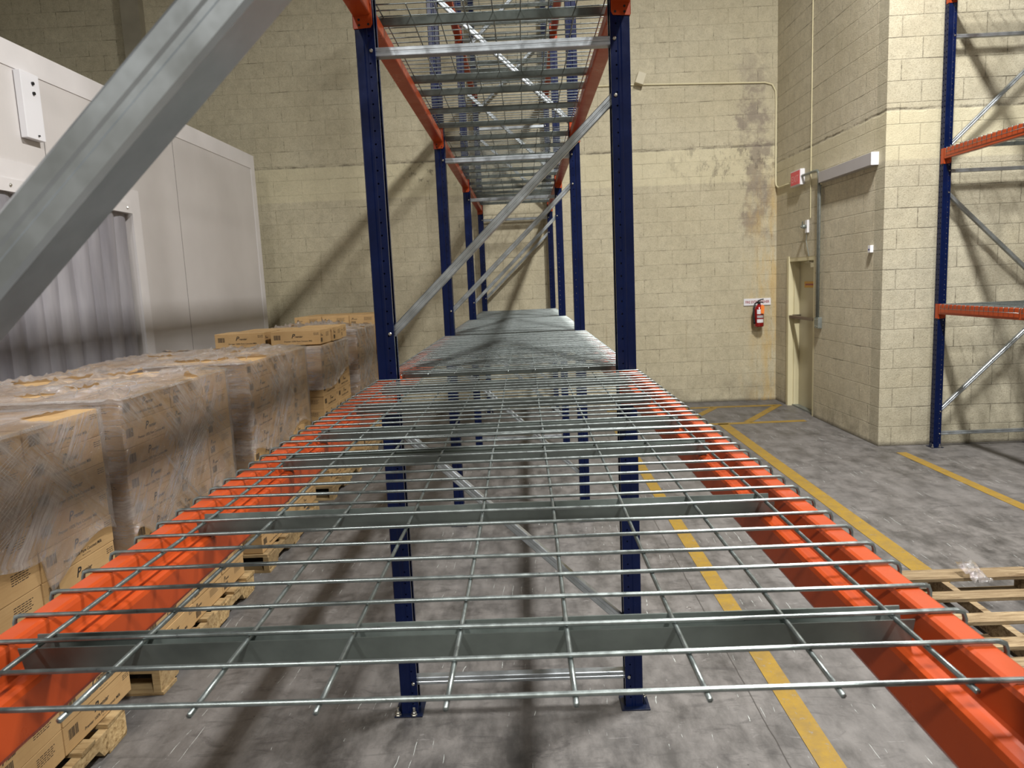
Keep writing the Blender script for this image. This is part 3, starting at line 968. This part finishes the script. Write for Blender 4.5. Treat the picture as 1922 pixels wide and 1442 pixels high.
# loose cartons on top of the fourth stack
zt = PZ + 0.115 * 11 + 0.010
LOOSE = 'loose cartons on top of the fourth stack'
for x, y, sx, sy, lb in ((-1.985, 6.60, 0.45, 0.36, 'unwrapped carton on the fourth stack, front row, on the aisle corner'),
                         (-2.475, 6.58, 0.45, 0.36, 'unwrapped carton on the fourth stack, front row, on the cold-room side'),
                         (-1.95, 6.985, 0.40, 0.33, 'unwrapped carton on the fourth stack, second row on the aisle side'),
                         (-2.40, 6.985, 0.45, 0.36, 'unwrapped carton on the fourth stack, second row on the cold-room side'),
                         (-1.98, 7.34, 0.40, 0.26, 'unwrapped carton at the far aisle corner on top of the fourth stack')):
    carton(x, y, zt, sx, sy, 0.128, lb, LOOSE, 0.006)

# ------------------------------------------------------------------ stretch wrap
def ring_point(u, x0, x1, y0, y1):
    """u in 0..4 runs near face (left to right), aisle face, far face, cold-room face"""
    s, f = int(u) % 4, u - int(u)
    if s == 0: return (x0 + (x1 - x0) * f, y0, 0, -1)
    if s == 1: return (x1, y0 + (y1 - y0) * f, 1, 0)
    if s == 2: return (x1 - (x1 - x0) * f, y1, 0, 1)
    return (x0, y1 - (y1 - y0) * f, -1, 0)
def wrap(idx, y0, y1, depth, ztop, zbot, seed, label, crumple=0.03):
    x1, x0 = XR + 0.006, XR - depth - 0.006
    y0 -= 0.006; y1 += 0.006
    W = tag(empty('stretch_wrap', ((x0 + x1) / 2, (y0 + y1) / 2, 0.0)), label, 'plastic wrap', 'clear film wrapped round the carton stacks')
    cx, cy = W.location.x, W.location.y
    nu, nz = 40, 46
    mb = MB(); vs = []; fs = []
    for i in range(4 * nu + 1):
        u = i / nu
        X, Y, nx, ny = ring_point(min(u, 3.9999) if i < 4 * nu else 0.0, x0, x1, y0, y1)
        zb = zbot(u)
        for j in range(nz + 1):
            z = ztop + 0.003 + (zb - ztop) * j / nz
            nn = noise.noise(Vector((X * 4 + seed, Y * 4, z * 5)))
            rg = abs(noise.noise(Vector((X * 5 + Y * 5 + z * 6 + seed, (X + Y) * 2 - z * 3, seed))))
            d = 0.004 + 0.010 * max(0, nn) + 0.012 * max(0, 0.25 - rg)
            if j >= nz - 1: d += 0.008 + 0.012 * abs(nn)
            vs.append((X + nx * d - cx, Y + ny * d - cy, z + (0.01 * nn if j > nz - 3 else 0)))
    for i in range(4 * nu):
        for j in range(nz):
            a = i * (nz + 1) + j
            fs.append((a, a + 1, a + nz + 2, a + nz + 1))
    mb.add(vs, fs)
    mb.build('side_film', M['film'], W, smooth=True)
    # crumpled sheet lying over the top edge
    n = 60
    mb = MB(); vs = []; fs = []
    for i in range(n + 1):
        for j in range(n + 1):
            fx, fy = i / n, j / n
            X = x0 - 0.012 + (x1 - x0 + 0.024) * fx; Y = y0 - 0.012 + (y1 - y0 + 0.024) * fy
            e = min(fx, 1 - fx, fy, 1 - fy)
            r1 = 1 - abs(noise.noise(Vector((X * 6 + seed, Y * 6, 1.3)))) * 2
            r2 = 1 - abs(noise.noise(Vector((X * 17 + seed, Y * 17, 2.3)))) * 2
            hgt = crumple * (0.55 * max(0, r1) ** 3 + 0.45 * max(0, r2) ** 3) * (0.4 + 0.8 * max(0, noise.noise(Vector((X * 1.7, Y * 1.7, seed))) + 0.4))
            z = ztop + 0.005 + hgt * min(1, e * 14 + 0.25) - (0.014 if e == 0 else 0)
            vs.append((X - cx, Y - cy, z))
    for i in range(n):
        for j in range(n):
            a = i * (n + 1) + j
            # torn openings near the middle leave the cardboard bare
            X = x0 + (x1 - x0) * i / n; Y = y0 + (y1 - y0) * j / n
            if noise.noise(Vector((X * 2.6 + seed * 3, Y * 3.4, 9))) > 0.22: continue
            fs.append((a, a + 1, a + n + 2, a + n + 1))
    mb.add(vs, fs)
    mb.build('top_film', M['film_top'], W, smooth=True)
    # rope-like gathered folds and loose loops of film
    rnd = random.Random(seed)
    for q in range(3 if crumple > 0.01 else 0):
        rp = MB()
        px, py = x1 - 0.03 - rnd.random() * 0.5, y0 + 0.05 + rnd.random() * 0.4
        pts = []
        R = rnd.uniform(0.03, 0.06)
        for s in range(15):
            a = PI * s / 14
            pts.append((px + R * math.cos(a) * 1.2 - cx, py + 0.05 * math.sin(a * 2) - cy, ztop + 0.012 + R * math.sin(a) * 0.9))
        rp.tube(pts, 0.0022, 5)
        rp.build('loose_film_loop', M['film_top'], W, smooth=True)
    # gathered bands crossing the aisle face
    bd = MB()
    L = y1 - y0
    for q in range(7):
        ya, za = y0 + rnd.uniform(0, 0.35) * L, ztop - rnd.uniform(0.25, 0.95)
        yb, zb_ = ya + rnd.uniform(0.4, 0.64) * L, za + rnd.uniform(0.25, 0.5) * (1 if q % 3 else -1)
        zb_ = min(zb_, ztop - 0.02)
        for f in range(4):
            pts = []
            for s in range(9):
                k = s / 8
                yy = ya + (yb - ya) * k + f * 0.006; zz = za + (zb_ - za) * k - f * 0.011
                if zz < zbot(1 + (yy - y0) / L) + 0.01: continue
                pts.append((x1 + 0.0145 + 0.002 * math.sin(k * 9 + f) - cx, yy - cy, zz))
            if len(pts) > 2: bd.tube(pts, 0.0011, 4)
    bd.build('gathered_band', M['film_top'], W, smooth=True)
    return W
def zb1(u):
    u = u % 4
    if 1 <= u <= 2: 
        return 0.92 + 0.10 * math.sin((u - 1) * 9) * (u - 1) + (0.06 if (u - 1) < 0.58 else -0.08)
    return 0.95
wrap(0, 1.85, 3.0, 1.02, PZ + 0.1168 * 11, zb1, 1.0, 'clear stretch film over the upper half of the nearest carton stack, streaked and shiny', 0.012)
def zb2(u):
    u = u % 4
    if 1 <= u <= 2: return 0.78 - 0.32 * (u - 1) + 0.05 * math.sin(u * 14)
    return 0.7
wrap(1, 3.16, 4.33, 1.10, PZ + 0.118 * 11, zb2, 2.4, 'clear stretch film on the second carton stack, with a loose loop standing up on top', 0.07)
def zb3(u):
    u = u % 4
    if 1 <= u <= 2: return 0.80 + 0.06 * math.sin(u * 8)
    return 0.66
wrap(2, 4.65, 5.93, 1.16, PZ + 0.118 * 11, zb3, 5.1, 'clear stretch film on the third carton stack, crumpled ridge along its top', 0.06)
def zb4(u):
    u = u % 4
    if 1 <= u <= 2: return 1.0 + 0.10 * (u - 1) - 0.03 * math.sin(u * 6)
    return 1.0
wrap(3, 6.37, 7.37, 1.02, PZ + 0.115 * 11, zb4, 7.7, 'clear stretch film round the fourth carton stack, below the loose cartons', 0.004)
wrap(4, 7.76, 8.70, 1.02, PZ + 0.1205 * 11, lambda u: 0.72 + 0.05 * math.sin(u * 5), 9.2, 'clear stretch film bulging over the fifth carton stack near the back wall', 0.11)

# ------------------------------------------------------------------ pallets
def board(mb, x0, x1, y0, y1, z0, z1, seed):
    rnd = random.Random(seed)
    j = lambda: rnd.uniform(-0.004, 0.004)
    n = 6
    vs = []
    for i in range(n + 1):
        x = x0 + (x1 - x0) * i / n
        a, b = y0 + j() * 0.6, y1 + j() * 0.6
        ex = j() * 2 if i in (0, n) else 0
        vs += [(x + ex, a, z0), (x + ex + j(), b, z0), (x + ex + j(), b, z1), (x + ex, a, z1)]
    fs = []
    for i in range(n):
        for k in range(4):
            a = i * 4 + k; b = i * 4 + (k + 1) % 4
            fs.append((a, b, b + 4, a + 4))
    fs += [(3, 2, 1, 0), tuple(range(n * 4, n * 4 + 4))]
    mb.add(vs, fs)
def pallet(x0, x1, y0, y1, label, m, seed, top_boards=None, group='wooden pallets under the carton stacks'):
    P = tag(empty('wooden_pallet', ((x0 + x1) / 2, (y0 + y1) / 2, 0)), label, 'pallet', group)
    cx, cy = P.location.x, P.location.y
    W2, L2 = (x1 - x0) / 2, (y1 - y0) / 2
    ln = y1 - y0
    for i, x in enumerate((-W2 + 0.02, 0, W2 - 0.02)):
        # stringer with two fork notches cut from below
        zb, zt_, nz = 0.017, 0.112, 0.058
        pr = [(-L2, zb), (-L2 + 0.17, zb), (-L2 + 0.20, nz), (-L2 + 0.38, nz), (-L2 + 0.41, zb), (L2 - 0.41, zb), (L2 - 0.38, nz), (L2 - 0.20, nz), (L2 - 0.17, zb), (L2, zb), (L2, zt_), (-L2, zt_)]
        mb = MB().prism(pr, 'x', x - 0.019, x + 0.019)
        mb.build('stringer', m, P, bevel=0.0015)
    tb = top_boards or [(-L2, -L2 + 0.13)] + [(-L2 + 0.16 + i * (ln - 0.30) / 5, -L2 + 0.16 + i * (ln - 0.30) / 5 + 0.09) for i in range(5)] + [(L2 - 0.13, L2)]
    for i, (a, b) in enumerate(tb):
        mb = MB(); board(mb, -W2, W2, a, b, 0.112, 0.1305, seed * 31 + i); mb.build('deck_board', m, P)
    for i, (a, b) in enumerate([(-L2, -L2 + 0.13), (-0.06, 0.06), (L2 - 0.13, L2)]):
        mb = MB(); board(mb, -W2, W2, a, b, 0.001, 0.017, seed * 57 + i); mb.build('bottom_board', m, P)
    return P
PX1 = -1.715
pallet(PX1 - 1.03, PX1, 1.70, 2.87, 'wooden pallet under the nearest carton stack, chewed corner at lower left', M['wood'], 1)
pallet(PX1 - 1.10, PX1, 3.17, 4.37, 'wooden pallet under the second carton stack', M['wood'], 2)
pallet(PX1 - 1.14, PX1, 4.64, 5.86, 'wooden pallet under the third carton stack', M['wood'], 3)
pallet(PX1 - 1.03, PX1, 6.30, 7.42, 'wooden pallet under the fourth carton stack', M['wood'], 4)
pallet(PX1 - 1.03, PX1, 7.70, 8.74, 'wooden pallet under the fifth carton stack', M['wood'], 5)
pallet(PX1 - 1.03, PX1, 8.86, 9.94, 'wooden pallet under the last carton stack by the back wall', M['wood'], 6)
rc = 3.408
pallet(1.86, 2.88, 2.80, 4.016, 'empty weathered wooden pallet on the aisle floor at right, scrap of plastic on it', M['woodgrey'], 9,
       [(a - rc, b - rc) for a, b in ((3.885, 4.016), (3.63, 3.725), (3.375, 3.47), (3.13, 3.22), (2.95, 3.04), (2.80, 2.90))], 'empty pallets')

# scrap of plastic hanging on the far board
mb = MB(); vs = []; fs = []; n = 14
for i in range(n + 1):
    for j in range(n + 1):
        u, v = i / n, j / n
        q = noise.noise(Vector((u * 5, v * 5, 4.0)))
        q2 = noise.noise(Vector((u * 9, v * 9, 8.0)))
        vs.append((-0.05 + 0.10 * u + 0.02 * q, 0.05 - 0.2 * v + 0.02 * q2, 0.012 + 0.05 * abs(q) + 0.03 * (1 - v) + 0.03 * abs(q2)))
for i in range(n):
    for j in range(n):
        a = i * (n + 1) + j
        fs.append((a, a + 1, a + n + 2, a + n + 1))
mb.add(vs, fs)
o = mb.build('plastic_scrap', M['film_top'], None, smooth=True)
o.location = (2.52, 3.93, 0.131)
tag(o, 'small crumpled scrap of clear plastic film on the far board of the empty pallet', 'plastic scrap')

# small debris on the floor
for i, (x, y, s) in enumerate(((0.93, 3.9, 0.02), (0.20, 3.27, 0.012))):
    mb = MB(); rnd = random.Random(i)
    mb.tube([(0, 0, 0.003), (s, s * 0.6, 0.006), (s * 1.6, -s * 0.3, 0.003), (s * 0.4, -s, 0.004)], 0.003, 5)
    o = mb.build('floor_debris', M['film_top'] if i == 0 else M['black']); o.location = (x, y, 0)
    tag(o, ['tiny curl of clear plastic on the floor beside the yellow line', 'tiny dark crumb on the floor between the two front posts'][i], 'debris')

# ------------------------------------------------------------------ things on the walls
# fire extinguisher sign
sg = tag(empty('fire_extinguisher_sign', (3.482, YB - 0.002, 1.46)), 'white sign with red lettering above the extinguisher on the back wall', 'sign')
MB().box(-0.195, 0.195, -0.014, 0, -0.05, 0.05).build('sign_board', M['whitebox'], sg, bevel=0.002)
tm = text_mb('FIRE EXTINGUISHER', 0.052, 0, 0.0012)
w_ = max(p[0] for p in tm.v)
tm.xform(Matrix.Translation((-0.175, -0.0148, -0.018)) @ Matrix(((0.35 / w_, 0, 0, 0), (0, 0, -1, 0), (0, 1, 0, 0), (0, 0, 0, 1))))
me = bpy.data.meshes.new('sign_lettering'); me.from_pydata(tm.v, [], tm.f); me.materials.append(M['redtext'])
link('sign_lettering', me, sg)
# extinguisher
ex = tag(empty('fire_extinguisher', (3.475, YB - 0.115, 1.10)), 'red fire extinguisher with orange tag hanging on the back wall', 'fire extinguisher')
MB().lathe([(0.0, 0), (0.060, 0.003), (0.068, 0.02), (0.068, 0.24), (0.058, 0.285), (0.03, 0.315), (0.022, 0.33)], (0, 0, 0), 24).build('cylinder', M['extred'], ex, smooth=True)
MB().lathe([(0.022, 0.328), (0.022, 0.36), (0.015, 0.37)], (0, 0, 0), 14).build('valve', M['black'], ex)
MB().tube([(-0.02, 0.0, 0.375), (0.02, -0.01, 0.392), (0.06, -0.02, 0.40)], 0.009, 8).tube([(-0.02, 0, 0.365), (0.03, -0.02, 0.36), (0.055, -0.025, 0.345)], 0.008, 8).build('handle', M['black'], ex)
MB().tube([(-0.02, 0, 0.36), (-0.06, -0.01, 0.34), (-0.082, -0.02, 0.27), (-0.084, -0.025, 0.16), (-0.075, -0.03, 0.08), (-0.072, -0.03, 0.05)], [0.011, 0.012, 0.013, 0.013, 0.015, 0.018], 10).build('hose', M['black'], ex, smooth=True)
def arc_label(z0, z1, a0, a1, m, nm):
    mb = MB(); vs = []; n = 10
    for i in range(n + 1):
        a = a0 + (a1 - a0) * i / n
        for z in (z0, z1): vs.append((0.0688 * math.sin(a), -0.0688 * math.cos(a), z))
    mb.add(vs, [(2 * i, 2 * i + 2, 2 * i + 3, 2 * i + 1) for i in range(n)])
    mb.build(nm, m, ex)
arc_label(0.19, 0.255, -0.7, 0.3, M['whitebox'], 'instruction_label')
arc_label(0.135, 0.170, -0.7, 0.7, M['greybox'], 'instruction_label')
arc_label(0.065, 0.115, -0.7, 0.7, M['whitebox'], 'instruction_label')
tg = MB().add([(0.0, -0.088, 0.20), (0.045, -0.085, 0.19), (0.055, -0.08, 0.30), (0.02, -0.07, 0.33), (0.0, -0.082, 0.30)], [(0, 1, 2, 3, 4)])
tg.build('inspection_tag', M['hang_tag'], ex)
MB().box(-0.025, 0.025, 0.066, 0.113, 0.18, 0.29).build('wall_hook', M['black'], ex)

# exit sign on the side wall
es = tag(empty('exit_sign', (XS, 9.80, 2.985)), 'small red exit sign box high on the wall above the door', 'exit sign')
MB().box(-0.06, -0.001, -0.16, 0.18, 0, 0.20).build('sign_housing', M['whitebox'], es, bevel=0.003)
MB().box(-0.063, -0.0595, -0.14, 0.165, 0.015, 0.185).build('sign_face', M['exitred'], es)
tm = text_mb('EXIT', 0.15, 0, 0.001)
w_ = max(p[0] for p in tm.v)
# text runs toward -y when seen from the aisle
tm.xform(Matrix.Translation((-0.0638, 0.14, 0.05)) @ Matrix(((0, 0, -1, 0), (-0.25 / w_, 0, 0, 0), (0, 0.8, 0, 0), (0, 0, 0, 1))))
me = bpy.data.meshes.new('sign_lettering'); me.from_pydata(tm.v, [], tm.f); me.materials.append(M['pale'])
link('sign_lettering', me, es)

# conduits
cd = tag(empty('electrical_conduit', (XS, 9.10, 1.20)), 'grey steel conduit with junction box running down beside the door', 'conduit')
mb = MB()
x_ = XS - 0.036
mb.tube([(x_, 9.642, 3.09), (x_, 9.30, 3.09), (x_, 9.16, 3.085), (x_, 9.11, 3.05), (x_, 9.10, 2.98), (x_, 9.10, 1.29)], 0.016, 10)
mb.xform(Matrix.Translation((-XS, -9.10, -1.20)))
mb.build('conduit_pipe', M['conduit'], cd, smooth=True)
mb = MB(); mb.tube([(x_, 9.05, 2.9), (x_, 9.06, 2.86), (x_, 9.063, 2.7), (x_, 9.063, 1.29)], 0.013, 10)
mb.xform(Matrix.Translation((-XS, -9.10, -1.20)))
mb.build('conduit_pipe', M['conduit'], cd, smooth=True)
MB().box(-0.05, -0.001, -0.07, 0.05, -0.04, 0.095).build('junction_box', M['conduit'], cd, bevel=0.004)
mb = MB()
for a, b in ((-0.045, -0.015), (0.025, 0.07), (-0.045, 0.07), (0.025, -0.015)): mb.lathe([(0.006, -0.05), (0.006, -0.054)], (0, a, b), 8, 'x')
mb.build('box_screw', M['bolt'], cd)

cb = tag(empty('corner_conduit', (3.70, YB, 4.49)), 'thin cream conduit running along the back wall, round the corner to the exit sign', 'conduit')
mb = MB(); y_ = YB - 0.014
mb.tube([(-0.6, y_, 4.60), (1.8, y_, 4.575), (3.58, y_, 4.52), (3.68, y_, 4.49), (3.73, y_, 4.40), (3.738, y_, 4.25), (3.738, y_, 3.16), (3.74, y_ - 0.02, 3.10), (XS - 0.016, y_ - 0.1, 3.06), (XS - 0.016, 10.3, 3.06), (XS - 0.016, 9.99, 3.06)], 0.012, 8)
mb.xform(Matrix.Translation((-3.70, -YB, -4.49)))
mb.build('conduit_pipe', M['frame'], cb, smooth=True)
bx = (MB().box(-0.06, 0.06, -0.09, 0.026, -0.08, 0.08).build('conduit_outlet_box', M['doorpaint'], cb, bevel=0.006))
bx.location = (1.83 - 3.70, -0.028, 0.15); bx.rotation_euler = (0, 0.35, 0)

# horn / hook beside the door with its thin riser
hn = tag(empty('door_alarm_horn', (XS, 9.50, 2.42)), 'small white alarm device with thin riser wire on the wall above the door', 'alarm')
MB().box(-0.03, -0.001, -0.03, 0.045, -0.06, 0.10).build('alarm_plate', M['whitebox'], hn, bevel=0.003)
mb = MB(); mb.lathe([(0.02, -0.03), (0.03, -0.06), (0.012, -0.10)], (0, 0.0, 0.02), 12, 'x'); mb.tube([(-0.06, 0, 0.0), (-0.10, -0.05, 0.0), (-0.11, -0.09, 0.08)], 0.008, 6)
mb.build('alarm_arm', M['conduit'], hn)
MB().tube([(-0.007, -0.075, 0.12), (-0.007, -0.075, 3.4)], 0.006, 6).build('riser_wire', M['frame'], hn)
MB().tube([(-0.02, 0.0, -0.06), (-0.025, 0.01, -0.16), (-0.012, -0.03, -0.30), (-0.008, -0.045, -0.36)], 0.005, 6).build('hanging_wire', M['conduit'], hn)

# long metal cover on the side wall
lb = tag(empty('wall_box_cover', (XS, 8.35, 2.92)), 'long pale grey metal cover mounted high on the side wall right of the exit sign', 'metal cover')
MB().box(-0.075, -0.001, -0.67, 0.67, 0, 0.125).build('cover_body', M['greybox'], lb, bevel=0.002)
MB().box(-0.078, -0.0, -0.672, -0.668, -0.001, 0.127).build('end_cap', M['whitebox'], lb)

# small sensor near the wall corner
sn = tag(empty('wall_sensor', (XS, 7.77, 2.07)), 'small white sensor box with blue print near the outer corner of the wall', 'sensor')
MB().box(-0.035, -0.001, -0.028, 0.028, -0.035, 0.04).build('sensor_case', M['whitebox'], sn, bevel=0.003)
MB().box(-0.0358, -0.0352, -0.02, 0.02, -0.012, 0.005).build('printed_label', M['bluetext'], sn)
